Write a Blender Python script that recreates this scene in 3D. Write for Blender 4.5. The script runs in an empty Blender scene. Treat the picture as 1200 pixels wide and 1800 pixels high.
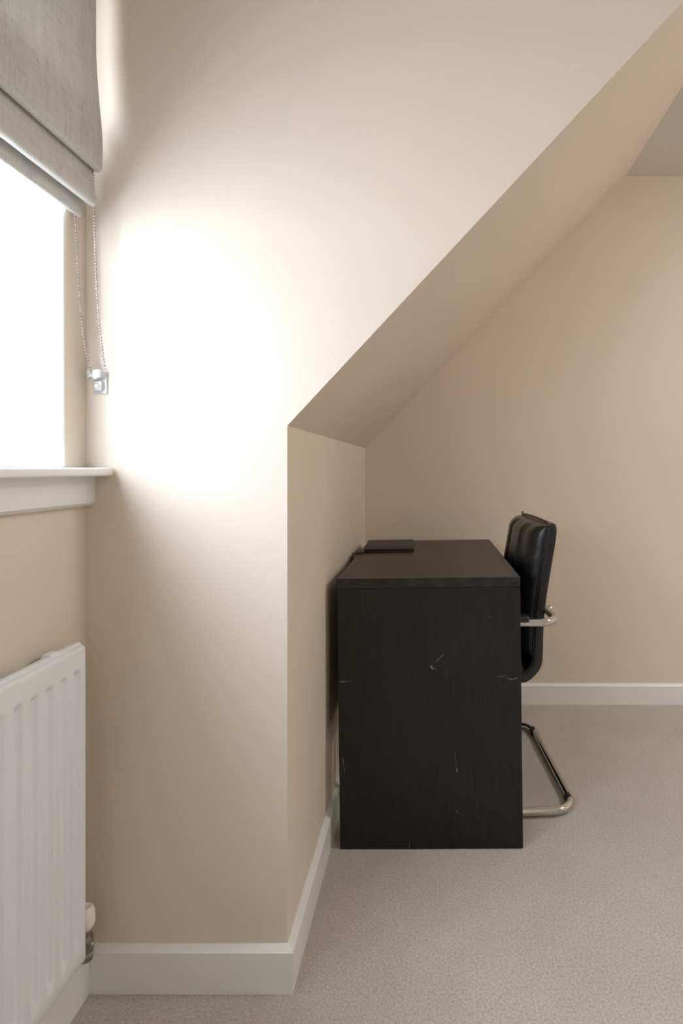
import bpy, bmesh, math, random
from mathutils import Vector, Matrix

random.seed(7)
S = bpy.context.scene
COL = S.collection

# ------------------------------------------------------------------ camera, sky, light, exposure
cam_d = bpy.data.cameras.new('camera')
cam = bpy.data.objects.new('camera', cam_d)
COL.objects.link(cam)
S.camera = cam
EYE = 1.056
cam.location = (0, 0, EYE)
cam.rotation_euler = (math.radians(90), 0, 0)
cam_d.sensor_fit = 'VERTICAL'
cam_d.sensor_height = 36
cam_d.lens = 1000 / 1800 * 36
cam_d.shift_x = -156 / 1800
cam_d.shift_y = -79 / 1800
cam_d.clip_start = 0.01

SKY = 21.0
world = bpy.data.worlds.new('overcast_sky')
S.world = world
world.use_nodes = True
wb = world.node_tree.nodes['Background']
# overcast sky above the horizon, duller ground below it
_nt = world.node_tree
_tc = _nt.nodes.new('ShaderNodeTexCoord')
_sp = _nt.nodes.new('ShaderNodeSeparateXYZ')
_rp = _nt.nodes.new('ShaderNodeValToRGB')
_nt.links.new(_tc.outputs['Generated'], _sp.inputs[0])
_nt.links.new(_sp.outputs['Z'], _rp.inputs['Fac'])
_rp.color_ramp.elements[0].position = 0.0
_rp.color_ramp.elements[0].color = (0.47, 0.52, 0.58, 1)
_rp.color_ramp.elements[1].position = 0.03
_rp.color_ramp.elements[1].color = (0.267, 0.303, 0.357, 1)
_e = _rp.color_ramp.elements.new(1.0)
_e.color = (0.80, 0.91, 1.07, 1)
_nt.links.new(_rp.outputs['Color'], wb.inputs[0])
wb.inputs[1].default_value = SKY

vs = S.view_settings
vs.view_transform = 'Standard'
vs.look = 'None'
vs.exposure = 0.10
vs.gamma = 1.0
vs.use_curve_mapping = False
S.cycles.use_denoising = True
S.cycles.max_bounces = 14
S.cycles.diffuse_bounces = 9
S.cycles.glossy_bounces = 5
S.cycles.transparent_max_bounces = 16

# room dimensions (metres, camera stands at the origin and looks along +y)
XW = -0.698            # window wall
YC = 1.154             # dormer cheek facing the camera
YN = -1.15             # the other dormer cheek
XK = -0.290            # knee wall
ZK = 1.140             # top of knee wall
YB = 2.541             # back wall
YR = -2.6              # wall behind the camera
XR = 3.3               # far right wall
ZC = 2.354             # flat ceiling
SLF, SLB = 1.0736, 1.045
XTF = XK + (ZC - ZK) / SLF
XTB = XK + (ZC - ZK) / SLB
W1 = (-0.95, 1.0895, 1.038, 2.06)      # window 1 opening: y0 y1 z0 z1


def portal(name, loc, rot, sx, sy):
    l = bpy.data.lights.new(name, 'AREA')
    l.shape = 'RECTANGLE'
    l.size = sx
    l.size_y = sy
    l.cycles.is_portal = True
    o = bpy.data.objects.new(name, l)
    COL.objects.link(o)
    o.location = loc
    o.rotation_euler = rot
    return o


portal('window_light_portal', (XW - 0.235, (W1[0] + W1[1]) / 2, (W1[2] + W1[3]) / 2), (0, math.radians(-90), 0),
       W1[3] - W1[2], W1[1] - W1[0])
# ------------------------------------------------------------------ materials


def new_mat(name):
    m = bpy.data.materials.new(name)
    m.use_nodes = True
    nt = m.node_tree
    b = nt.nodes['Principled BSDF']
    return m, nt, b


def nd(nt, typ, **kw):
    n = nt.nodes.new(typ)
    for k, v in kw.items():
        setattr(n, k, v)
    return n


def coords(nt, scale=(1, 1, 1), kind='Object', rot=(0, 0, 0)):
    tc = nd(nt, 'ShaderNodeTexCoord')
    mp = nd(nt, 'ShaderNodeMapping')
    mp.inputs['Scale'].default_value = scale
    mp.inputs['Rotation'].default_value = rot
    nt.links.new(tc.outputs[kind], mp.inputs['Vector'])
    return mp.outputs['Vector']


def noise(nt, vec, scale, detail=4, rough=0.55):
    n = nd(nt, 'ShaderNodeTexNoise')
    n.inputs['Scale'].default_value = scale
    n.inputs['Detail'].default_value = detail
    n.inputs['Roughness'].default_value = rough
    nt.links.new(vec, n.inputs['Vector'])
    return n.outputs['Fac']


def ramp(nt, fac, stops):
    r = nd(nt, 'ShaderNodeValToRGB')
    e = r.color_ramp.elements
    while len(e) < len(stops):
        e.new(0.5)
    for el, (p, c) in zip(e, stops):
        el.position = p
        el.color = (*c, 1)
    nt.links.new(fac, r.inputs['Fac'])
    return r.outputs['Color']


def bump(nt, b, height, strength, dist):
    n = nd(nt, 'ShaderNodeBump')
    n.inputs['Strength'].default_value = strength
    n.inputs['Distance'].default_value = dist
    nt.links.new(height, n.inputs['Height'])
    nt.links.new(n.outputs['Normal'], b.inputs['Normal'])


def lin(r, g, b):
    f = lambda c: (c / 255 / 12.92) if c / 255 <= 0.04045 else ((c / 255 + 0.055) / 1.055) ** 2.4
    return (f(r), f(g), f(b))


def paint(name, col, rough=0.55, var=0.02, bs=0.06, scale=260):
    m, nt, b = new_mat(name)
    v = coords(nt)
    c0 = tuple(x * (1 - var) for x in col)
    c1 = tuple(min(1, x * (1 + var)) for x in col)
    nt.links.new(ramp(nt, noise(nt, v, 2.2, 3), [(0.3, c0), (0.7, c1)]), b.inputs['Base Color'])
    b.inputs['Roughness'].default_value = rough
    if bs:
        bump(nt, b, noise(nt, v, scale, 3), bs, 0.002)
    return m


M = {}
M['wall'] = paint('beige_emulsion', lin(218, 206, 191), 0.6)
M['ceiling'] = paint('white_ceiling_emulsion', lin(222, 219, 213), 0.7)
M['gloss'] = paint('white_satin_woodwork', lin(227, 229, 228), 0.32, 0.01, 0.03, 120)
M['upvc'] = paint('white_window_frame', lin(238, 238, 236), 0.3, 0.005, 0)
M['radiator'] = paint('white_enamel', lin(226, 231, 237), 0.3, 0.005, 0.02, 90)
M['cap'] = paint('white_plastic', lin(228, 222, 214), 0.4, 0.01, 0)


def carpet():
    m, nt, b = new_mat('beige_carpet')
    v = coords(nt)
    f1 = noise(nt, v, 190, 4, 0.75)
    f2 = noise(nt, v, 5, 4)
    c1 = ramp(nt, f1, [(0.28, lin(170, 161, 150)), (0.5, lin(210, 201, 191)), (0.74, lin(234, 227, 218))])
    c2 = ramp(nt, f2, [(0.3, (0.9, 0.9, 0.9)), (0.7, (1, 1, 1))])
    mx = nd(nt, 'ShaderNodeMixRGB', blend_type='MULTIPLY')
    mx.inputs['Fac'].default_value = 1
    nt.links.new(c1, mx.inputs[1])
    nt.links.new(c2, mx.inputs[2])
    nt.links.new(mx.outputs[0], b.inputs['Base Color'])
    b.inputs['Roughness'].default_value = 1
    b.inputs['Specular IOR Level'].default_value = 0.1
    b.inputs['Sheen Weight'].default_value = 0.25
    b.inputs['Sheen Roughness'].default_value = 0.6
    bump(nt, b, noise(nt, v, 190, 4, 0.75), 0.9, 0.008)
    return m


M['carpet'] = carpet()


def wood(name, scale, warm):
    m, nt, b = new_mat(name)
    v = coords(nt, scale)
    f = noise(nt, v, 14, 8, 0.65)
    w = nd(nt, 'ShaderNodeTexWave', wave_type='BANDS', bands_direction='X')
    w.inputs['Scale'].default_value = 6
    w.inputs['Distortion'].default_value = 7
    w.inputs['Detail'].default_value = 3
    w.inputs['Detail Scale'].default_value = 1.2
    nt.links.new(v, w.inputs['Vector'])
    mx = nd(nt, 'ShaderNodeMixRGB')
    mx.inputs['Fac'].default_value = 0.25
    nt.links.new(f, mx.inputs[1])
    nt.links.new(w.outputs['Fac'], mx.inputs[2])
    nt.links.new(ramp(nt, mx.outputs[0], [(0.3, tuple(x * 0.4 for x in warm)), (0.5, warm),
                                         (0.7, tuple(x * 2.2 for x in warm))]), b.inputs['Base Color'])
    b.inputs['Roughness'].default_value = 0.40
    b.inputs['Specular IOR Level'].default_value = 0.42
    bump(nt, b, mx.outputs[0], 0.12, 0.001)
    return m


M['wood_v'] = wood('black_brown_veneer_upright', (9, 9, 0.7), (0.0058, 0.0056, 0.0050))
M['wood_h'] = wood('black_brown_veneer_flat', (7, 0.8, 7), (0.028, 0.022, 0.017))  # paler and browner than the upright: warm wall reflection put into the colour
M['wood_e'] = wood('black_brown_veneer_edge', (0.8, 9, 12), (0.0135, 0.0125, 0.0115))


def simple(name, col, rough, metal=0.0, spec=0.5):
    m, nt, b = new_mat(name)
    b.inputs['Base Color'].default_value = (*col, 1)
    b.inputs['Roughness'].default_value = rough
    b.inputs['Metallic'].default_value = metal
    b.inputs['Specular IOR Level'].default_value = spec
    return m


def leather():
    m, nt, b = new_mat('black_leather')
    v = coords(nt)
    b.inputs['Base Color'].default_value = (0.011, 0.011, 0.012, 1)
    b.inputs['Roughness'].default_value = 0.29
    h1 = noise(nt, v, 26, 4, 0.6)
    h2 = noise(nt, v, 420, 2)
    ad = nd(nt, 'ShaderNodeMath', operation='MULTIPLY_ADD')
    ad.inputs[1].default_value = 0.12
    nt.links.new(h2, ad.inputs[0])
    nt.links.new(h1, ad.inputs[2])
    bump(nt, b, ad.outputs[0], 0.35, 0.006)
    return m


M['leather'] = leather()
M['piping'] = simple('black_piping', (0.008, 0.008, 0.008), 0.4)
M['chrome'] = simple('chromed_steel', (0.60, 0.595, 0.58), 0.09, 1.0)
M['valve_metal'] = simple('tarnished_chrome', (0.35, 0.34, 0.3), 0.28, 1.0)
M['rubber'] = simple('black_rubber', (0.01, 0.01, 0.01), 0.5)
M['case'] = paint('dark_brown_leather_case', (0.016, 0.012, 0.010), 0.5, 0.2, 0.15, 300)
M['scratch'] = simple('bare_scratch', (0.26, 0.25, 0.24), 0.7)
M['bead'] = simple('nickel_bead', (0.50, 0.47, 0.43), 0.3, 0.95)


def fabric():
    m, nt, b = new_mat('oatmeal_linen')
    v = coords(nt, (1, 1, 0.05))
    v2 = coords(nt, (1, 0.06, 1))
    f1 = noise(nt, v, 320, 3, 0.6)
    f2 = noise(nt, v2, 420, 2, 0.6)
    f3 = noise(nt, v, 30, 3, 0.6)
    a = nd(nt, 'ShaderNodeMath', operation='ADD')
    nt.links.new(f1, a.inputs[0])
    nt.links.new(f2, a.inputs[1])
    a2 = nd(nt, 'ShaderNodeMath', operation='MULTIPLY_ADD')
    a2.inputs[1].default_value = 0.8
    nt.links.new(f3, a2.inputs[0])
    nt.links.new(a.outputs[0], a2.inputs[2])
    d = nd(nt, 'ShaderNodeMath', operation='DIVIDE')
    d.inputs[1].default_value = 2.8
    nt.links.new(a2.outputs[0], d.inputs[0])
    c = ramp(nt, d.outputs[0], [(0.3, lin(178, 176, 170)), (0.5, lin(204, 202, 197)), (0.7, lin(221, 219, 215))])
    nt.links.new(c, b.inputs['Base Color'])
    b.inputs['Roughness'].default_value = 0.95
    b.inputs['Specular IOR Level'].default_value = 0.1
    bump(nt, b, a.outputs[0], 0.25, 0.001)
    tr = nd(nt, 'ShaderNodeBsdfTranslucent')
    nt.links.new(c, tr.inputs['Color'])
    mx = nd(nt, 'ShaderNodeMixShader')
    mx.inputs[0].default_value = 0.16
    nt.links.new(b.outputs[0], mx.inputs[1])
    nt.links.new(tr.outputs[0], mx.inputs[2])
    nt.links.new(mx.outputs[0], nt.nodes['Material Output'].inputs['Surface'])
    return m


M['fabric'] = fabric()


def clear(name, base, rough, tint=(1, 1, 1)):
    m, nt, b = new_mat(name)
    nt.nodes.remove(b)
    g = nd(nt, 'ShaderNodeBsdfGlossy')
    g.inputs['Roughness'].default_value = rough
    t = nd(nt, 'ShaderNodeBsdfTransparent')
    t.inputs['Color'].default_value = (*tint, 1)
    lw = nd(nt, 'ShaderNodeLayerWeight')
    lw.inputs['Blend'].default_value = 0.5
    pw = nd(nt, 'ShaderNodeMath', operation='POWER')
    pw.inputs[1].default_value = 5.0
    nt.links.new(lw.outputs['Facing'], pw.inputs[0])
    fr = nd(nt, 'ShaderNodeMath', operation='MULTIPLY_ADD')
    fr.inputs[1].default_value = 0.9
    fr.inputs[2].default_value = 0.04
    nt.links.new(pw.outputs[0], fr.inputs[0])
    ad = nd(nt, 'ShaderNodeMath', operation='ADD', use_clamp=True)
    ad.inputs[1].default_value = base
    nt.links.new(fr.outputs[0], ad.inputs[0])
    mx = nd(nt, 'ShaderNodeMixShader')
    nt.links.new(ad.outputs[0], mx.inputs[0])
    nt.links.new(t.outputs[0], mx.inputs[1])
    nt.links.new(g.outputs[0], mx.inputs[2])
    nt.links.new(mx.outputs[0], nt.nodes['Material Output'].inputs['Surface'])
    return m


M['glass'] = clear('window_glass', 0.0, 0.0)
M['plastic'] = clear('clear_plastic', 0.12, 0.15, (0.97, 0.97, 0.98))
_nt = M['plastic'].node_tree
_df = nd(_nt, 'ShaderNodeBsdfDiffuse')
_df.inputs['Color'].default_value = (0.86, 0.87, 0.9, 1)
_mx = nd(_nt, 'ShaderNodeMixShader')
_mx.inputs[0].default_value = 0.32
_out = _nt.nodes['Material Output']
_nt.links.new(_out.inputs['Surface'].links[0].from_socket, _mx.inputs[1])
_nt.links.new(_df.outputs[0], _mx.inputs[2])
_nt.links.new(_mx.outputs[0], _out.inputs['Surface'])


def glow(name, col, st):
    m, nt, b = new_mat(name)
    b.inputs['Base Color'].default_value = (0.8, 0.8, 0.8, 1)
    b.inputs['Emission Color'].default_value = (*col, 1)
    b.inputs['Emission Strength'].default_value = st
    return m


FILL_LAMP = 90.0  # glow strength of the unseen lamps added as room fill
M['lamp'] = glow('fill_lamp_diffuser', (1.0, 0.97, 0.93), FILL_LAMP)

# ------------------------------------------------------------------ mesh helpers


def link(name, bm, mat, parent=None, smooth=False, loc=(0, 0, 0), sharp=None):
    bmesh.ops.recalc_face_normals(bm, faces=bm.faces)
    me = bpy.data.meshes.new(name)
    bm.to_mesh(me)
    bm.free()
    if smooth:
        for p in me.polygons:
            p.use_smooth = True
        me.set_sharp_from_angle(angle=math.radians(sharp or 40))
    if mat:
        me.materials.append(M[mat] if isinstance(mat, str) else mat)
    o = bpy.data.objects.new(name, me)
    COL.objects.link(o)
    o.location = loc
    if parent:
        o.parent = parent
    return o


def box(bm, x0, x1, y0, y1, z0, z1, bev=0.0, seg=2):
    vs_ = [bm.verts.new((x, y, z)) for x in (x0, x1) for y in (y0, y1) for z in (z0, z1)]
    q = [(0, 1, 3, 2), (4, 6, 7, 5), (0, 4, 5, 1), (2, 3, 7, 6), (0, 2, 6, 4), (1, 5, 7, 3)]
    fs = [bm.faces.new([vs_[i] for i in f]) for f in q]
    if bev:
        es = list({e for f in fs for e in f.edges})
        bmesh.ops.bevel(bm, geom=es, offset=bev, segments=seg, affect='EDGES', profile=0.5)


BOX = box


def hexa(front, back):
    """closed solid between two matching polygons"""
    bm = bmesh.new()
    a = [bm.verts.new(p) for p in front]
    b = [bm.verts.new(p) for p in back]
    n = len(a)
    bm.faces.new(a)
    bm.faces.new(list(reversed(b)))
    for i in range(n):
        j = (i + 1) % n
        bm.faces.new([a[i], b[i], b[j], a[j]])
    return bm


def prism(bm, pts, axis, a0, a1):
    """extrude a 2-D outline along axis: 'x' -> pts are (y,z); 'y' -> (x,z); 'z' -> (x,y)"""
    def P(p, a):
        return {'x': (a, p[0], p[1]), 'y': (p[0], a, p[1]), 'z': (p[0], p[1], a)}[axis]
    A = [bm.verts.new(P(p, a0)) for p in pts]
    B = [bm.verts.new(P(p, a1)) for p in pts]
    n = len(A)
    bm.faces.new(A)
    bm.faces.new(list(reversed(B)))
    for i in range(n):
        j = (i + 1) % n
        bm.faces.new([A[i], B[i], B[j], A[j]])


def tube(bm, pts, r, seg=14, closed=False):
    pts = [Vector(p) for p in pts]
    n = len(pts)
    tang = []
    for i in range(n):
        if closed:
            t = pts[(i + 1) % n] - pts[i - 1]
        else:
            t = pts[min(i + 1, n - 1)] - pts[max(i - 1, 0)]
        tang.append(t.normalized())
    up = Vector((0, 0, 1)) if abs(tang[0].z) < 0.9 else Vector((1, 0, 0))
    nrm = (up - tang[0] * up.dot(tang[0])).normalized()
    rings = []
    for i in range(n):
        if i:
            nrm = (nrm - tang[i] * nrm.dot(tang[i])).normalized()
        bi = tang[i].cross(nrm)
        rr = r[i] if isinstance(r, (list, tuple)) else r
        rings.append([bm.verts.new(pts[i] + (nrm * math.cos(2 * math.pi * k / seg) + bi * math.sin(2 * math.pi * k / seg)) * rr)
                      for k in range(seg)])
    m = n if closed else n - 1
    for i in range(m):
        a, b = rings[i], rings[(i + 1) % n]
        off = 0
        if closed and i == n - 1:
            off = min(range(seg), key=lambda o: (a[0].co - b[o].co).length)
        for k in range(seg):
            k2 = (k + 1) % seg
            bm.faces.new([a[k], a[k2], b[(k2 + off) % seg], b[(k + off) % seg]])
    if not closed:
        bm.faces.new(list(reversed(rings[0])))
        bm.faces.new(rings[-1])


def fillet(pts, rad, seg=8, closed=True):
    pts = [Vector(p) for p in pts]
    out = []
    n = len(pts)
    for i in range(n):
        if not closed and i in (0, n - 1):
            out.append(pts[i])
            continue
        p, a, b = pts[i], pts[i - 1], pts[(i + 1) % n]
        d1, d2 = (a - p).normalized(), (b - p).normalized()
        ang = d1.angle(d2)
        r = rad[i] if isinstance(rad, (list, tuple)) else rad
        t = r / math.tan(ang / 2)
        c = p + (d1 + d2).normalized() * (r / math.sin(ang / 2))
        s, e = p + d1 * t - c, p + d2 * t - c
        full = s.angle(e)
        for k in range(seg + 1):
            f = k / seg
            v = (s * math.sin((1 - f) * full) + e * math.sin(f * full)) / math.sin(full)
            out.append(c + v)
    return out


def lathe(bm, prof, centre, axis='z', seg=24):
    rings = []
    c = Vector(centre)
    for r, h in prof:
        ring = []
        for k in range(seg):
            a = 2 * math.pi * k / seg
            u, v = r * math.cos(a), r * math.sin(a)
            d = {'z': (u, v, h), 'x': (h, u, v), 'y': (u, h, v)}[axis]
            ring.append(bm.verts.new(c + Vector(d)))
        rings.append(ring)
    for a, b in zip(rings, rings[1:]):
        for k in range(seg):
            k2 = (k + 1) % seg
            bm.faces.new([a[k], a[k2], b[k2], b[k]])
    bm.faces.new(rings[0])
    bm.faces.new(rings[-1])


def empty(name, loc=(0, 0, 0), rot=(0, 0, 0)):
    o = bpy.data.objects.new(name, None)
    COL.objects.link(o)
    o.location = loc
    o.rotation_euler = rot
    o.empty_display_size = 0.1
    return o


def tag(o, label, cat=None, group=None, kind=None):
    o['label'] = label
    if cat:
        o['category'] = cat
    if group:
        o['group'] = group
    if kind:
        o['kind'] = kind
    return o


def struct(o, label):
    o['kind'] = 'structure'
    o['label'] = label
    return o


# ------------------------------------------------------------------ room shell
T = 0.25
bm = bmesh.new()
box(bm, XW - T, XR + T, YR - T, YB + 0.1, -0.12, 0.0)
struct(link('floor', bm, 'carpet'), 'beige-grey fitted carpet across the whole room')

# window wall with its opening (joined around the hole)
bm = bmesh.new()
y0, y1, z0, z1 = W1
box(bm, XW - T, XW, YN - 0.1, y0, 0, ZC)
box(bm, XW - T, XW, y1, YC, 0, ZC)
box(bm, XW - T, XW, y0, y1, 0, z0)
box(bm, XW - T, XW, y0, y1, z1, ZC)
struct(link('wall_left', bm, 'wall'), 'beige window wall above and behind the radiator')

# dormer cheek facing the camera
fr = [(XW - T, YC, 0), (XK, YC, 0), (XK, YC, ZK), (XTF, YC, ZC), (XW - T, YC, ZC)]
bk = [(XW - T, YC + .1, 0), (XK - .1, YC + .1, 0), (XK - .1, YC + .1, ZK + .05), (XTF - .1, YC + .1, ZC), (XW - T, YC + .1, ZC)]
struct(link('wall_front', hexa(fr, bk), 'wall'), 'tall pale dormer cheek wall beside the window')
# knee wall
fr = [(XK, YC, 0), (XK, YB, 0), (XK, YB, ZK), (XK, YC, ZK)]
bk = [(XK - .1, YC + .1, 0), (XK - .1, YB + .1, 0), (XK - .1, YB + .1, ZK + .05), (XK - .1, YC + .1, ZK + .05)]
struct(link('wall_knee', hexa(fr, bk), 'wall'), 'low knee wall under the sloped ceiling beside the desk')
# sloped ceiling
fr = [(XK, YC, ZK), (XK, YB, ZK), (XTB, YB, ZC), (XTF, YC, ZC)]
bk = [(XK - .1, YC + .1, ZK + .05), (XK - .1, YB + .1, ZK + .05), (XTB - .1, YB + .1, ZC + .05), (XTF - .1, YC + .1, ZC + .05)]
struct(link('ceiling_slope', hexa(fr, bk), 'wall'), 'beige sloped ceiling rising from the knee wall over the desk')
# back wall
bm = bmesh.new()
box(bm, XK - .1, XR + T, YB, YB + 0.1, 0, ZC + 0.1)
struct(link('wall_back', bm, 'wall'), 'beige back wall behind desk and chair')
# flat ceiling
bm = bmesh.new()
box(bm, XW - T, XR + T, YR - T, YB, ZC, ZC + 0.1)
struct(link('ceiling', bm, 'ceiling'), 'flat white ceiling at the top right')
# the half of the room behind the camera
fr = [(XW - T, YN, 0), (XK, YN, 0), (XK, YN, ZK), (XTF, YN, ZC), (XW - T, YN, ZC)]
bk = [(XW - T, YN - .1, 0), (XK - .1, YN - .1, 0), (XK - .1, YN - .1, ZK + .05), (XTF - .1, YN - .1, ZC), (XW - T, YN - .1, ZC)]
struct(link('wall_dormer', hexa(fr, bk), 'wall'), 'other dormer cheek wall behind the camera')
fr = [(XK, YN, 0), (XK, YR, 0), (XK, YR, ZK), (XK, YN, ZK)]
bk = [(XK - .1, YN - .1, 0), (XK - .1, YR - .1, 0), (XK - .1, YR - .1, ZK + .05), (XK - .1, YN - .1, ZK + .05)]
struct(link('wall_knee_rear', hexa(fr, bk), 'wall'), 'knee wall behind the camera')
fr = [(XK, YN, ZK), (XK, YR, ZK), (XTF, YR, ZC), (XTF, YN, ZC)]
bk = [(XK - .1, YN - .1, ZK + .05), (XK - .1, YR - .1, ZK + .05), (XTF - .1, YR - .1, ZC + .05), (XTF - .1, YN - .1, ZC + .05)]
struct(link('ceiling_slope_rear', hexa(fr, bk), 'wall'), 'sloped ceiling behind the camera')
bm = bmesh.new()
box(bm, XK - .1, XR + T, YR - T, YR, 0, ZC)
struct(link('wall_rear', bm, 'wall'), 'beige wall behind the camera')
bm = bmesh.new()
box(bm, XR, XR + T, YR, YB, 0, ZC)
struct(link('wall_right', bm, 'wall'), 'beige wall at the far right of the room')

# ------------------------------------------------------------------ skirting boards
SK, SH, SC = 0.015, 0.091, 0.009


def skirt_profile(t=SK):
    return [(0, 0), (t, 0), (t, SH - SC), (t - 0.003, SH - SC + 0.003), (0.002, SH), (0, SH)]


def skirting(name, label, p0, p1, n, m0, m1):
    """board along p0->p1 (x,y), n = direction into the room; m0/m1 = mitre shift per unit of thickness at each end"""
    p0, p1, n = Vector((*p0, 0)), Vector((*p1, 0)), Vector((*n, 0))
    d = (p1 - p0).normalized()
    bm = bmesh.new()
    A, B = [], []
    for t, h in skirt_profile():
        A.append(bm.verts.new(p0 + n * t + d * (m0 * t) + Vector((0, 0, h))))
        B.append(bm.verts.new(p1 + n * t + d * (m1 * t) + Vector((0, 0, h))))
    k = len(A)
    bm.faces.new(A)
    bm.faces.new(list(reversed(B)))
    for i in range(k):
        j = (i + 1) % k
        bm.faces.new([A[i], B[i], B[j], A[j]])
    return struct(link(name, bm, 'gloss'), label)


skirting('baseboard_left', 'white skirting board under the radiator', (XW, YN), (XW, YC), (1, 0), 1, -1)
skirting('baseboard_front', 'white skirting board along the dormer cheek wall', (XW, YC), (XK, YC), (0, -1), 1, 1)
skirting('baseboard_knee', 'white skirting board along the knee wall beside the desk', (XK, YC), (XK, YB), (1, 0), -1, -1)
skirting('baseboard_back', 'white skirting board along the back wall behind the chair', (XK, YB), (XR, YB), (0, -1), 1, -1)
skirting('baseboard_right', 'white skirting board along the far right wall', (XR, YB), (XR, YR), (-1, 0), 1, -1)

# ------------------------------------------------------------------ windows
win = struct(empty('window_1', (XW, (W1[0] + W1[1]) / 2, W1[2])), 'bright white window behind the roman blind')


def wlink(name, bm, mat, root, **kw):
    o = link(name, bm, mat, None, **kw)
    o.parent = root
    o.matrix_parent_inverse = Matrix.Translation(-root.location)
    return o


def build_window(root, xin, s, W, mull, swap=False):
    """frame set back in the reveal; s = outward direction along x"""
    y0, y1, z0, z1 = W

    def box(bm_, a0, a1, b0, b1, c0, c1, *r):
        if swap:
            BOX(bm_, b0, b1, a0, a1, c0, c1, *r)
        else:
            BOX(bm_, a0, a1, b0, b1, c0, c1, *r)
    xf0, xf1 = xin + s * 0.15, xin + s * 0.215
    a, b = min(xf0, xf1), max(xf0, xf1)
    f = 0.055
    bm = bmesh.new()
    box(bm, a, b, y0, y0 + f, z0, z1, 0.004)
    box(bm, a, b, y1 - f, y1, z0, z1, 0.004)
    box(bm, a, b, y0 + f, y1 - f, z0, z0 + f, 0.004)
    box(bm, a, b, y0 + f, y1 - f, z1 - f, z1, 0.004)
    for k in range(1, mull):
        ym = y0 + (y1 - y0) * k / mull
        box(bm, a, b, ym - f / 2, ym + f / 2, z0 + f, z1 - f, 0.004)
    wlink('window_frame', bm, 'upvc', root)
    xm = (a + b) / 2
    for k in range(mull):
        ya = y0 + (y1 - y0) * k / mull + f / 2 + (f / 2 if k == 0 else 0)
        yb = y0 + (y1 - y0) * (k + 1) / mull - f / 2 - (f / 2 if k == mull - 1 else 0)
        bm = bmesh.new()
        box(bm, xm - 0.003, xm + 0.003, ya, yb, z0 + f, z1 - f)
        wlink('pane', bm, 'glass', root)
    # white reveal lining
    rl = 0.006
    bm = bmesh.new()
    xa, xb = sorted((xin + s * 0.001, xf0))
    box(bm, xa, xb, y1 - rl, y1, z0 + 0.018, z1)
    box(bm, xa, xb, y0, y0 + rl, z0 + 0.018, z1)
    box(bm, xa, xb, y0 + rl, y1 - rl, z1 - rl, z1)
    wlink('reveal_lining', bm, 'upvc', root)


build_window(win, XW, -1, W1, 2)
# sill board with rounded nose and horn, apron below
bm = bmesh.new()
zs0, zs1 = W1[2], EYE - 0.001
xs = -0.640
prof = [(XW - 0.15, zs0), (xs - 0.006, zs0)]
rn = 0.005
for k in range(10):
    a = -math.pi / 2 + math.pi * (k if k < 5 else k - 1) / 8
    prof.append((xs - rn + rn * math.cos(a), (zs0 + rn if k < 5 else zs1 - rn) + rn * math.sin(a)))
prof.append((XW - 0.15, zs1))
yA, yB_ = W1[0], W1[1]
# inner part (in the reveal) and the nose that runs past it on both sides
prism(bm, [(XW - 0.15, zs0), (XW, zs0), (XW, zs1), (XW - 0.15, zs1)], 'y', yA, yB_)
nose = [(XW, zs0)] + prof[1:-1] + [(XW, zs1)]
prism(bm, nose, 'y', yA - 0.06, YC - 0.006)
wlink('sill', bm, 'gloss', win, smooth=True, sharp=35)
bm = bmesh.new()
xa = -0.6795
apr = [(XW, 0.978), (xa - 0.008, 0.978), (xa - 0.005, 0.979), (xa, 0.985), (xa, zs0), (XW, zs0)]
prism(bm, apr, 'y', yA - 0.04, YC)
wlink('apron', bm, 'gloss', win, smooth=True, sharp=35)

# ------------------------------------------------------------------ roman blind
blind = tag(empty('roman_blind', (XW, 0.25, 1.54)), 'oatmeal linen roman blind half raised over the window', 'blind')
YE = 1.118      # far end of the blind
YS = -0.98       # near end


def sheet(prof, y0, y1, wav=0.0, ny=22, th=0.0025, taper=None):
    """cloth: outline (x,z) in cross-section, swept along y with a little waviness, given thickness"""
    bm = bmesh.new()
    n = len(prof)
    # offset curve
    P = [Vector((p[0], p[1])) for p in prof]
    N = []
    for i in range(n):
        t = (P[min(i + 1, n - 1)] - P[max(i - 1, 0)]).normalized()
        N.append(Vector((-t.y, t.x)))
    rows = []
    for j in range(ny + 1):
        f = j / ny
        y = y0 + (y1 - y0) * f
        ring = []
        for side in (0, 1):
            rng = range(n) if side == 0 else range(n - 1, -1, -1)
            for i in rng:
                q = P[i] + N[i] * (th * side)
                w = wav * math.sin(f * 23 + i * 0.35) * math.sin(math.pi * min(1, i / n + 0.2))
                yy = y + (taper[i] if taper and j == ny else 0)
                ring.append(bm.verts.new((q.x + w, yy, q.y)))
        rows.append(ring)
    m = 2 * n
    for a, b in zip(rows, rows[1:]):
        for k in range(m):
            k2 = (k + 1) % m
            bm.faces.new([a[k], a[k2], b[k2], b[k]])
    for r in (rows[0], rows[-1]):
        for i in range(n - 1):
            bm.faces.new([r[i], r[i + 1], r[m - 2 - i], r[m - 1 - i]])
    return bm


def smooth_pts(ctrl, per=8):
    out = []
    n = len(ctrl)
    for i in range(n - 1):
        p0, p1, p2, p3 = (Vector(ctrl[max(0, i - 1)]), Vector(ctrl[i]), Vector(ctrl[i + 1]), Vector(ctrl[min(n - 1, i + 2)]))
        for k in range(per):
            t = k / per
            out.append(tuple(0.5 * ((2 * p1) + (-p0 + p2) * t + (2 * p0 - 5 * p1 + 4 * p2 - p3) * t * t + (-p0 + 3 * p1 - 3 * p2 + p3) * t ** 3)))
    out.append(tuple(ctrl[-1]))
    return out


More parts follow.
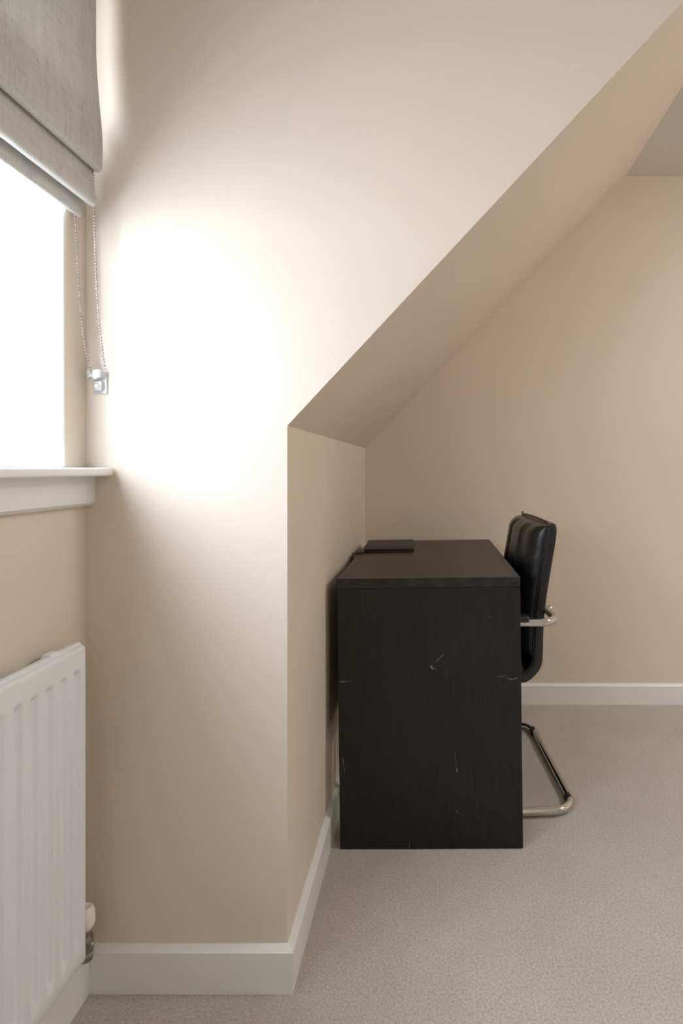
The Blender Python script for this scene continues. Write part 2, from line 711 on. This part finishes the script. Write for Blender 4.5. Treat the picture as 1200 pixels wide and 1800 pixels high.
P1 = smooth_pts([(-0.668, 2.20), (-0.657, 2.05), (-0.655, 1.95), (-0.653, 1.86), (-0.648, 1.77), (-0.6425, 1.70), (-0.641, 1.655), (-0.6425, 1.638),
                 (-0.648, 1.633), (-0.654, 1.640), (-0.660, 1.68), (-0.664, 1.73)], 6)
P2 = smooth_pts([(-0.666, 1.735), (-0.665, 1.70), (-0.662, 1.645), (-0.656, 1.60), (-0.6525, 1.578), (-0.6545, 1.5685), (-0.660, 1.567),
                 (-0.666, 1.575), (-0.673, 1.62), (-0.676, 1.67)], 6)
P3 = smooth_pts([(-0.6785, 1.675), (-0.6785, 1.62), (-0.6785, 1.575), (-0.679, 1.5475), (-0.6815, 1.545), (-0.684, 1.549), (-0.685, 1.60)], 6)
P1, P2, P3 = [[(x * 1.0072, EYE + (z - EYE) * 1.0072) for x, z in pr] for pr in (P1, P2, P3)]
for nm, pr, wv, yy in (('upper_fold', P1, 0.0009, YE), ('middle_fold', P2, 0.0006, YE - 0.001), ('lower_fold', P3, 0.0, YE - 0.004)):
    o = wlink(nm, sheet(pr, YS, yy, wv), 'fabric', blind, smooth=True, sharp=60)
bm = bmesh.new()
box(bm, XW, -0.662, YS + 0.005, YE - 0.005, 2.18, 2.22, 0.003)
wlink('headrail', bm, 'gloss', blind)
bm = bmesh.new()
box(bm, -0.6895, -0.6845, YS + 0.01, YE - 0.012, 1.550, 1.575, 0.001)
wlink('bottom_bar', bm, 'gloss', blind)


def px(x, y, d):
    """photo pixel at a given depth -> world point"""
    return Vector(((x - 756) / 1000 * d, d, EYE - (y - 821) / 1000 * d))


def bead_strand(ctrl):
    pts = [Vector(p) for p in smooth_pts(ctrl, 14)]
    out, acc, step = [pts[0]], 0, 0.0062
    for a, b in zip(pts, pts[1:]):
        L = (b - a).length
        while acc + L >= step and L > 0:
            f = (step - acc) / L
            a = a + (b - a) * f
            out.append(a)
            L = (b - a).length
            acc = 0
        acc += L
    bm = bmesh.new()
    for p in out:
        bmesh.ops.create_icosphere(bm, subdivisions=1, radius=0.0026, matrix=Matrix.Translation(p))
    tube(bm, pts, 0.0006, 5)
    return bm


front = [px(163, 285, 1.118), px(165, 360, 1.119), px(167.5, 450, 1.122), px(172, 540, 1.126), px(179, 610, 1.132), px(185, 650, 1.137)]
rear = [px(129, 362, 1.107), px(132, 385, 1.108), px(136, 460, 1.110), px(141, 540, 1.115), px(148, 600, 1.123), px(160, 656, 1.134)]
for pts in (front, rear):
    o = wlink('bead_chain', bead_strand(pts), 'bead', blind, smooth=True, sharp=80)
    o['kind'] = 'stuff'

# clear plastic chain tidy screwed to the cheek wall
tc = px(177, 668, YC)
tidy = tag(empty('chain_tidy', (tc.x, YC, tc.z)), 'clear plastic chain tidy screwed to the wall below the blind', 'chain tidy')
bm = bmesh.new()
box(bm, -0.013, 0.015, -0.004, 0, -0.029, 0.016, 0.0015)
link('back_plate', bm, 'plastic', tidy)
bm = bmesh.new()
box(bm, -0.018, 0.012, -0.020, -0.004, 0.001, 0.020, 0.004, 3)
link('chain_guard', bm, 'plastic', tidy, smooth=True)
bm = bmesh.new()
lathe(bm, [(0.004, -0.019), (0.0085, -0.018), (0.0085, -0.016), (0.006, -0.014), (0.006, -0.011), (0.0085, -0.009), (0.0085, -0.007), (0.004, -0.005)], (-0.003, 0, 0.008), 'y', 18)
link('pulley_wheel', bm, 'plastic', tidy, smooth=True)
bm = bmesh.new()
box(bm, -0.008, 0.009, -0.011, -0.004, -0.023, -0.003, 0.003, 2)
link('spring_clip', bm, 'plastic', tidy, smooth=True)
bm = bmesh.new()
lathe(bm, [(0.0001, -0.0145), (0.0035, -0.014), (0.0045, -0.0125), (0.0045, -0.011)], (-0.001, 0, -0.014), 'y', 14)
link('screw', bm, 'cap', tidy, smooth=True)

# ------------------------------------------------------------------ radiator
rad = tag(empty('radiator', (XW, 0.5, 0.12)), 'white ribbed panel radiator on the wall below the window', 'radiator')
RX = -0.653
RY1 = 1.081
NF = 29
PIT = 0.0379
RW = 0.0232
MARG = 0.0155
RY0 = RY1 - (2 * MARG + (NF - 1) * PIT + RW)
RZ0, RZ1 = 0.119, 0.719


def ss(a, b, x):
    t = min(1, max(0, (x - a) / (b - a)))
    return t * t * (3 - 2 * t)


bm = bmesh.new()
ys = [RY1, RY1 - 0.001, RY1 - 0.003, RY1 - 0.0075, RY1 - 0.009]
for k in range(NF):
    e = RY1 - MARG - k * PIT
    ys += [e + 0.0008] + [e - RW * f for f in (0, 0.12, 0.24, 0.36, 0.5, 0.64, 0.76, 0.88, 1.0)] + [e - RW - 0.0008, e - RW - 0.0075]
ys += [RY0 + 0.0075, RY0 + 0.003, RY0 + 0.001, RY0]
ys = sorted(set(ys), reverse=True)
zt, zb = 0.678, 0.150
zs = [RZ0, RZ0 + 0.002, RZ0 + 0.006, zb - 0.004, zb, zb + 0.006, zb + 0.012, zb + 0.018, zb + 0.024, 0.30, 0.45, 0.60, zt - 0.014, zt - 0.009, zt - 0.004, zt, zt + 0.004, RZ1 - 0.010, RZ1 - 0.006, RZ1 - 0.003, RZ1 - 0.001, RZ1]


def rad_x(y, z):
    d = 0.0
    u = (RY1 - MARG - y)
    k = math.floor(u / PIT)
    if 0 <= k < NF:
        f = (u - k * PIT) / RW
        if 0 < f < 1:
            prof = ss(0, 0.34, f) * ss(0, 0.34, 1 - f)
            v = ss(zb, zb + 0.024, z) * (1 - ss(zt - 0.009, zt, z))
            d = 0.0085 * prof * v
    # rolled edges
    ez = min(z - RZ0, RZ1 - z)
    ey = min(y - RY0, RY1 - y)
    if ez < 0.006:
        d += 0.006 * (1 - ez / 0.006) ** 2
    if ey < 0.003:
        d += 0.003 * (1 - ey / 0.003) ** 2
    # seam groove just inside the edge
    if abs(ey - 0.009) < 0.0001:
        d += 0.0008
    return RX - d


grid = [[bm.verts.new((rad_x(y, z), y, z)) for z in zs] for y in ys]
for a, b in zip(grid, grid[1:]):
    for k in range(len(zs) - 1):
        bm.faces.new([a[k], a[k + 1], b[k + 1], b[k]])
# back of the panel
XB = RX - 0.0135
bk = [bm.verts.new((XB, y, z)) for y, z in ((RY1, RZ0), (RY1, RZ1), (RY0, RZ1), (RY0, RZ0))]
bm.faces.new(bk)
bm.faces.new(grid[0] + [bk[1], bk[0]])
bm.faces.new(grid[-1] + [bk[2], bk[3]])
bm.faces.new([g[-1] for g in grid] + [bk[2], bk[1]])
bm.faces.new([g[0] for g in grid] + [bk[3], bk[0]])
wlink('panel', bm, 'radiator', rad, smooth=True, sharp=50)
# welded seam strip along top behind the face, convector fins, brackets
bm = bmesh.new()
prism(bm, [(RX - 0.008, RZ1 - 0.003), (RX - 0.012, RZ1 + 0.0045), (RX - 0.020, RZ1 + 0.0045), (RX - 0.0205, RZ1 - 0.02), (RX - 0.0131, RZ1 - 0.02)], 'y', RY0 + 0.002, RY1 - 0.001)
wlink('top_seam', bm, 'radiator', rad)
bm = bmesh.new()
zz = []
n = 40
for k in range(n + 1):
    y = RY0 + 0.03 + (RY1 - RY0 - 0.06) * k / n
    zz.append((RX - 0.014 if k % 2 else RX - 0.034, y))
A = [bm.verts.new((x, y, RZ0 + 0.05)) for x, y in zz] + [bm.verts.new((x - 0.001, y, RZ0 + 0.05)) for x, y in reversed(zz)]
B = [bm.verts.new((v.co.x, v.co.y, RZ1 - 0.05)) for v in A]
m = len(A)
for i in range(m):
    bm.faces.new([A[i], A[(i + 1) % m], B[(i + 1) % m], B[i]])
wlink('convector', bm, 'radiator', rad)
for yb in (0.97, 0.08):
    bm = bmesh.new()
    box(bm, XW + 0.0006, RX - 0.0135, yb - 0.014, yb + 0.014, RZ1 - 0.14, RZ1 - 0.01, 0.002)
    wlink('wall_bracket', bm, 'radiator', rad)
bm = bmesh.new()
box(bm, RX - 0.027, RX - 0.0095, 0.993, 1.02, RZ1 - 0.004, RZ1 + 0.0085, 0.003, 3)
wlink('bracket_clip', bm, 'radiator', rad, smooth=True)
# lockshield valve at the far end
vx, vy = -0.6675, 1.103
valve = empty('valve', (vx, vy, 0.09))
valve.parent = rad
valve.matrix_parent_inverse = Matrix.Translation(-rad.location)


def vpart(name, bm, mat):
    o = link(name, bm, mat, None, smooth=True)
    o.parent = valve
    o.matrix_parent_inverse = Matrix.Translation(-Vector((vx, vy, 0.09)))


bm = bmesh.new()
lathe(bm, [(0.010, 0.160), (0.0155, 0.168), (0.0165, 0.173), (0.0165, 0.190), (0.0150, 0.197), (0.0115, 0.204), (0.0095, 0.2045), (0.008, 0.2035), (0.0001, 0.2035)], (vx, vy, 0), 'z', 12)
vpart('valve_cap', bm, 'cap')
bm = bmesh.new()
lathe(bm, [(0.010, 0.146), (0.010, 0.162)], (vx, vy, 0), 'z', 16)
lathe(bm, [(0.0125, 0.118), (0.014, 0.121), (0.014, 0.143), (0.0125, 0.147)], (vx, vy, 0), 'z', 16)
lathe(bm, [(0.009, 0.099), (0.012, 0.101), (0.013, 0.106), (0.0145, 0.107), (0.0145, 0.112), (0.011, 0.119)], (vx, vy, 0), 'z', 6)
vpart('valve_body', bm, 'valve_metal')
bm = bmesh.new()
lathe(bm, [(0.010, -0.040), (0.0105, -0.012), (0.012, -0.012), (0.012, 0.0)], (vx, vy, 0.134), 'y', 6)
vpart('union_nut', bm, 'valve_metal')
bm = bmesh.new()
lathe(bm, [(0.0001, 0.0165), (0.004, 0.016), (0.005, 0.013), (0.005, 0.010)], (vx, vy, 0.132), 'x', 10)
vpart('screw', bm, 'chrome')
bm = bmesh.new()
tube(bm, fillet([(vx, vy, 0.118), (vx, vy, 0.103), (XW + 0.0006, vy, 0.103)], 0.012, 6, closed=False), 0.0075, 14)
vpart('pipe', bm, 'valve_metal')

# ------------------------------------------------------------------ desk
DX0, DX1 = -0.249, 0.2565
DY0, DY1 = 1.571, 2.385
DH = 0.75
TT = 0.027
desk = tag(empty('desk', (0, DY0, 0), (0, math.radians(-0.65), 0)), 'black-brown wooden desk with scratched side panel under the sloped ceiling', 'desk')


def dbox(name, a, mat, bev=0.0012):
    bm = bmesh.new()
    x0, x1, y0, y1, z0, z1 = a
    box(bm, x0, x1, y0 - DY0, y1 - DY0, z0, z1, bev, 2)
    return link(name, bm, mat, desk)


PT = 0.027
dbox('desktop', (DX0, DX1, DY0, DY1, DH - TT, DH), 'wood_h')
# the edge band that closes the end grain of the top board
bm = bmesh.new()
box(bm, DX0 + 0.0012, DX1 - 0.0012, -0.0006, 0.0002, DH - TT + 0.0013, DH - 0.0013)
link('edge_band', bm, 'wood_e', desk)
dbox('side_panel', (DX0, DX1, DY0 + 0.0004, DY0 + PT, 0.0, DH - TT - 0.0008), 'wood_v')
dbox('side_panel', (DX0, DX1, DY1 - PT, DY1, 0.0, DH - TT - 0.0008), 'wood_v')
dbox('back_panel', (DX0 + 0.012, DX0 + 0.03, DY0 + PT + 0.0005, DY1 - PT - 0.0005, 0.30, DH - TT - 0.0008), 'wood_h')
dbox('rail', (DX0 + 0.04, DX0 + 0.058, DY0 + PT + 0.0005, DY1 - PT - 0.0005, DH - TT - 0.08, DH - TT - 0.0008), 'wood_h')

# scuffs and scratches on the end panel, given as photo pixels (x, y) with a width in metres
def scratch(p, q, w):
    bm = bmesh.new()
    k = DY0 / 1000
    a = Vector(((p[0] - 756) * k, 0, EYE - (p[1] - 821) * k))
    b = Vector(((q[0] - 756) * k, 0, EYE - (q[1] - 821) * k))
    d = (b - a).normalized()
    s = Vector((-d.z, 0, d.x)) * w / 2
    m = (a + b) / 2 + s * random.uniform(-0.4, 0.4)
    pts = [a, m + s, b, m - s]
    off = Vector((0, -0.0001, 0))
    A = [bm.verts.new(v + off) for v in pts]
    B = [bm.verts.new(v + Vector((0, 0.0004, 0))) for v in pts]
    bm.faces.new(A)
    bm.faces.new(list(reversed(B)))
    for i in range(4):
        bm.faces.new([A[i], B[i], B[(i + 1) % 4], A[(i + 1) % 4]])
    o = link('scratch', bm, 'scratch', desk)
    o['label'] = 'pale scratch in the dark veneer'


for p, q, w in [((758, 1172), (766, 1175), .003), ((761, 1168), (764, 1178), .0028), ((764, 1168), (760, 1176), .002), ((762, 1174), (770, 1177), .001),
                ((771, 1162), (777, 1156), .0018), ((775, 1158), (784, 1150), .0016), ((768, 1165), (772, 1161), .001),
                ((787, 1172), (789, 1196), .0004),
                ((893, 1194), (906, 1196), .0018), ((905, 1195), (914, 1193.5), .0022), ((876, 1191), (894, 1190), .0007),
                ((598, 1196), (610, 1196), .0016), ((606, 1196), (622, 1195.5), .0006), ((602, 1198), (612, 1198), .0006),
                ((603.5, 1329), (605.5, 1343), .0018), ((605, 1340), (608, 1360), .0006),
                ((801, 1318), (803.5, 1352), .0007), ((803, 1348), (805, 1361), .0022), ((803, 1426), (804.5, 1429), .002),
                ((862, 1085), (864, 1084), .002), ((719, 1480), (720, 1492), .0009)]:
    scratch(p, q, w)

# tablet case on the desk, cable behind it
roll = math.radians(-0.65)


def desk_z(x):
    return DH * math.cos(roll) + x * math.tan(-roll)


tab = tag(empty('tablet_case', (-0.158, 2.18, desk_z(-0.158) + 0.0006), (0, roll, math.radians(2.5))), 'closed dark brown tablet case lying on the far left of the desk', 'tablet')
bm = bmesh.new()
box(bm, -0.088, 0.094, -0.125, 0.135, 0, 0.0035, 0.0015, 2)
link('back_cover', bm, 'case', tab, smooth=True)
bm = bmesh.new()
box(bm, -0.085, 0.091, -0.122, 0.132, 0.0036, 0.0078, 0.001, 2)
link('tablet', bm, 'rubber', tab, smooth=True)
bm = bmesh.new()
box(bm, -0.088, 0.094, -0.125, 0.135, 0.0079, 0.0115, 0.0016, 2)
link('front_cover', bm, 'case', tab, smooth=True)
cab = tag(empty('cable', (DX0, 2.05, 0.73)), 'short black cable hanging over the wall edge of the desk', 'cable')
bm = bmesh.new()
zt_ = desk_z(DX0) + 0.004
tube(bm, fillet([(-0.238, 2.04, zt_), (-0.252, 2.03, zt_), (-0.2745, 2.01, zt_ - 0.001), (-0.2755, 1.985, zt_ - 0.06), (-0.2755, 1.98, 0.35)], 0.008, 6, closed=False), 0.0036, 10)
wlink('cord', bm, 'rubber', cab, smooth=True)
bm = bmesh.new()
tube(bm, [(-0.276, 1.9935, zt_ - 0.035), (-0.2755, 2.001, zt_ - 0.010)], 0.0062, 12)
wlink('strain_relief', bm, 'rubber', cab, smooth=True)

# ------------------------------------------------------------------ cantilever chair
chair = tag(empty('office_chair', (0.163, 1.998, 0), (0, 0, math.radians(3.5))), 'black leather cantilever chair with chrome tube frame pushed under the desk', 'chair')
R = 0.0125
HW = 0.290
zf = R + 0.004
xr, xf_ = 0.262, -0.27
za, xrail = 0.586, 0.209
loop = [(xr, -HW, zf), (xf_, -HW, zf), (xf_ + 0.02, -HW + 0.003, za), (xrail, -HW + 0.003, za),
        (xrail, HW - 0.003, za), (xf_ + 0.02, HW - 0.003, za), (xf_, HW, zf), (xr, HW, zf)]
bm = bmesh.new()
tube(bm, fillet(loop, [0.07, 0.06, 0.06, 0.055, 0.055, 0.06, 0.06, 0.07], 10), R, 18, closed=True)
link('tube_frame', bm, 'chrome', chair, smooth=True, sharp=80)
# glides
for s in (-1, 1):
    bm = bmesh.new()
    c = Vector((xr - 0.012, s * (HW - 0.055), zf))
    tube(bm, [c + Vector((0.009, -s * 0.018, -0.0016)), c + Vector((0.008, s * 0.005, -0.0016))], R + 0.0022, 16)
    g = link('glide', bm, 'rubber', chair, smooth=True)
    bm = bmesh.new()
    tube(bm, [(-0.20, s * HW, zf - 0.0016), (-0.17, s * HW, zf - 0.0016)], R + 0.0022, 16)
    link('glide', bm, 'rubber', chair, smooth=True)
# arm pads
for s in (-1, 1):
    bm = bmesh.new()
    box(bm, -0.17, 0.116, s * (HW - 0.003) - 0.022, s * (HW - 0.003) + 0.022, za + 0.004, za + 0.024, 0.008, 3)
    link('arm_pad', bm, 'leather', chair, smooth=True)

SW = 0.208     # half width of the shell


def loft(path, halfw, t0, t1, seg=28, pw=5.0, cap=True, bulge=None):
    """rounded slab swept along path (x,z). t0(i)/t1(i): offsets along the normal (towards the sitter negative x)"""
    n = len(path)
    P = [Vector((p[0], 0, p[1])) for p in path]
    bm = bmesh.new()
    rings = []
    for i in range(n):
        t = (P[min(i + 1, n - 1)] - P[max(i - 1, 0)]).normalized()
        nr = Vector((-t.z, 0, t.x))
        a, b = t0(i / (n - 1)), t1(i / (n - 1))
        w = halfw(i / (n - 1))
        cy, hh = (a + b) / 2, (b - a) / 2
        ring = []
        for k in range(seg):
            th = 2 * math.pi * k / seg
            c, s = math.cos(th), math.sin(th)
            u = math.copysign(abs(c) ** (2 / pw), c) * w
            v = math.copysign(abs(s) ** (2 / pw), s) * hh
            off = cy + v
            if bulge and s > 0:
                off += bulge(u, i / (n - 1)) * min(1, s * 1.5)
            ring.append(bm.verts.new(P[i] + nr * off + Vector((0, u, 0))))
        rings.append(ring)
    for a, b in zip(rings, rings[1:]):
        for k in range(seg):
            k2 = (k + 1) % seg
            bm.faces.new([a[k], a[k2], b[k2], b[k]])
    bm.faces.new(rings[0])
    bm.faces.new(rings[-1])
    return bm


def densify(ctrl, per):
    return smooth_pts(ctrl, per)


def endcap(f, e0, e1):
    """1 in the middle, rounding to a small value at both ends"""
    a = min(1, f / e0) if e0 else 1
    b = min(1, (1 - f) / e1) if e1 else 1
    m = min(a, b)
    return math.sqrt(max(0.0, 1 - (1 - m) ** 2))


# shell (gusset) from seat front to top of the back: angular turn at the bottom rear corner
shell_path = ([(-0.215 + 0.02 * k, 0.402 - 0.0008 * k) for k in range(16)] +
              [(0.105, 0.3885), (0.118, 0.3885), (0.126, 0.390), (0.134, 0.395), (0.148, 0.408), (0.158, 0.420), (0.163, 0.430), (0.1655, 0.442)] +
              densify([(0.1665, 0.46), (0.168, 0.52), (0.171, 0.585), (0.181, 0.66), (0.195, 0.745), (0.207, 0.815), (0.2105, 0.845), (0.2105, 0.862), (0.207, 0.874)], 5))
bm = loft(shell_path, lambda f: SW * (1 - 0.09 * (max(0, (f - 0.93) / 0.07)) ** 2.2),
          lambda f: -0.019 * max(0.35, endcap(f, 0.03, 0.06)), lambda f: 0.019 * max(0.35, endcap(f, 0.03, 0.06)), 40, 9.0)
link('shell', bm, 'leather', chair, smooth=True, sharp=75)


def pleats(u, f):
    d = 0.012 * (1 - (u / SW) ** 2)
    for c in (-0.105, -0.085, -0.065, 0.065, 0.085, 0.105):
        d -= 0.009 * math.exp(-((u - c) / 0.0042) ** 2) * endcap(f, 0.15, 0.2)
    return d


back_path = densify([(0.1665, 0.455), (0.168, 0.52), (0.171, 0.585), (0.181, 0.66), (0.195, 0.745), (0.206, 0.81), (0.210, 0.838), (0.2125, 0.868)], 7)
nb = len(back_path)


def loft_face(path, halfw, seg_u, depth, front, name):
    """upholstered cushion: a front face with pleats, rounded edges, on top of the shell"""
    P = [Vector((p[0], 0, p[1])) for p in path]
    n = len(P)
    bm = bmesh.new()
    us = sorted(set([-1 + 2 * k / seg_u for k in range(seg_u + 1)] + [c / halfw + d for c in (-0.105, -0.085, -0.065, 0.065, 0.085, 0.105) for d in (-0.02, -0.01, 0, 0.01, 0.02)]
                    + [-0.995, -0.98, -0.96, 0.96, 0.98, 0.995]))
    rows = []
    for i in range(n):
        t = (P[min(i + 1, n - 1)] - P[max(i - 1, 0)]).normalized()
        nr = Vector((-t.z, 0, t.x))
        f = i / (n - 1)
        row = []
        for u in us:
            e = endcap((u + 1) / 2, 0.11, 0.11) * endcap(f, depth[0], depth[1])
            h = front * (0.04 + 0.96 * e)
            h += pleats(u * halfw, f) * e
            row.append(bm.verts.new(P[i] + nr * (0.014 + h) + Vector((0, u * halfw, 0))))
        rows.append(row)
    base = []
    for i in (range(n)):
        t = (P[min(i + 1, n - 1)] - P[max(i - 1, 0)]).normalized()
        nr = Vector((-t.z, 0, t.x))
        base.append([bm.verts.new(P[i] + nr * 0.006 + Vector((0, u * halfw * 0.99, 0))) for u in (-1, 1)])
    for a, b in zip(rows, rows[1:]):
        for k in range(len(us) - 1):
            bm.faces.new([a[k], a[k + 1], b[k + 1], b[k]])
    for i in range(n - 1):
        bm.faces.new([base[i][0], base[i + 1][0], base[i + 1][1], base[i][1]])
        bm.faces.new([rows[i][0], rows[i + 1][0], base[i + 1][0], base[i][0]])
        bm.faces.new([rows[i][-1], base[i][1], base[i + 1][1], rows[i + 1][-1]])
    bm.faces.new(rows[0] + [base[0][1], base[0][0]])
    bm.faces.new(rows[-1] + [base[-1][1], base[-1][0]])
    return link(name, bm, 'leather', chair, smooth=True, sharp=75)


loft_face(back_path, SW * 0.985, 36, (0.12, 0.22), 0.044, 'backrest')
seat_path = densify([(-0.21, 0.402), (-0.1, 0.398), (0.0, 0.3935), (0.09, 0.3895), (0.125, 0.391)], 8)
loft_face(seat_path, SW * 0.985, 36, (0.15, 0.12), 0.05, 'seat')
# piping along the gusset seam on both sides and across the top
for s in (-1, 1):
    pts = []
    P = [Vector((p[0], 0, p[1])) for p in shell_path]
    for i in range(2, len(P) - 2):
        t = (P[i + 1] - P[i - 1]).normalized()
        nr = Vector((-t.z, 0, t.x))
        f = i / (len(P) - 1)
        w = SW * (1 - 0.09 * (max(0, (f - 0.93) / 0.07)) ** 2.2)
        pts.append(P[i] + nr * 0.0185 + Vector((0, s * (w + 0.0002), 0)))
    bm = bmesh.new()
    tube(bm, pts, 0.0022, 8)
    link('piping', bm, 'piping', chair, smooth=True, sharp=80)
bm = bmesh.new()
wt = SW * 0.94
tube(bm, [(0.206, -wt, 0.868), (0.2055, -wt * 0.85, 0.8765), (0.205, -wt * 0.5, 0.880), (0.205, 0, 0.881), (0.205, wt * 0.5, 0.880), (0.2055, wt * 0.85, 0.8765), (0.206, wt * 0.97, 0.875), (0.206, wt, 0.883)], 0.0032, 8)
link('top_seam', bm, 'piping', chair, smooth=True, sharp=80)
# bolts holding the back to the rail
for s in (-1, 1):
    bm = bmesh.new()
    lathe(bm, [(0.0001, 0.238), (0.006, 0.2365), (0.009, 0.233), (0.009, 0.222)], (0, s * 0.12, za), 'x', 14)
    link('bolt', bm, 'chrome', chair, smooth=True)

# ------------------------------------------------------------------ two unseen ceiling lamps, added right of the frame to fill the room with light
for lx, ly, ls, lab in ((1.2, -1.0, 0.6, 'small round flush ceiling lamp with opal diffuser added unseen behind the camera for fill light'),
                    (2.2, 1.3, 1.0, 'round flush ceiling lamp with opal diffuser added unseen nearest the back wall for fill light')):
    lamp = tag(empty('fill_ceiling_lamp', (lx, ly, ZC)), lab, 'lamp', 'added fill lamps')
    lamp.scale = (ls, ls, ls)
    bm = bmesh.new()
    lathe(bm, [(0.175, 0.0), (0.18, -0.012), (0.18, -0.035), (0.165, -0.04)], (0, 0, 0), 'z', 40)
    link('base', bm, 'gloss', lamp, smooth=True)
    bm = bmesh.new()
    lathe(bm, [(0.163, -0.041), (0.155, -0.065), (0.12, -0.085), (0.06, -0.096), (0.001, -0.098)], (0, 0, 0), 'z', 40)
    link('diffuser', bm, 'lamp', lamp, smooth=True)
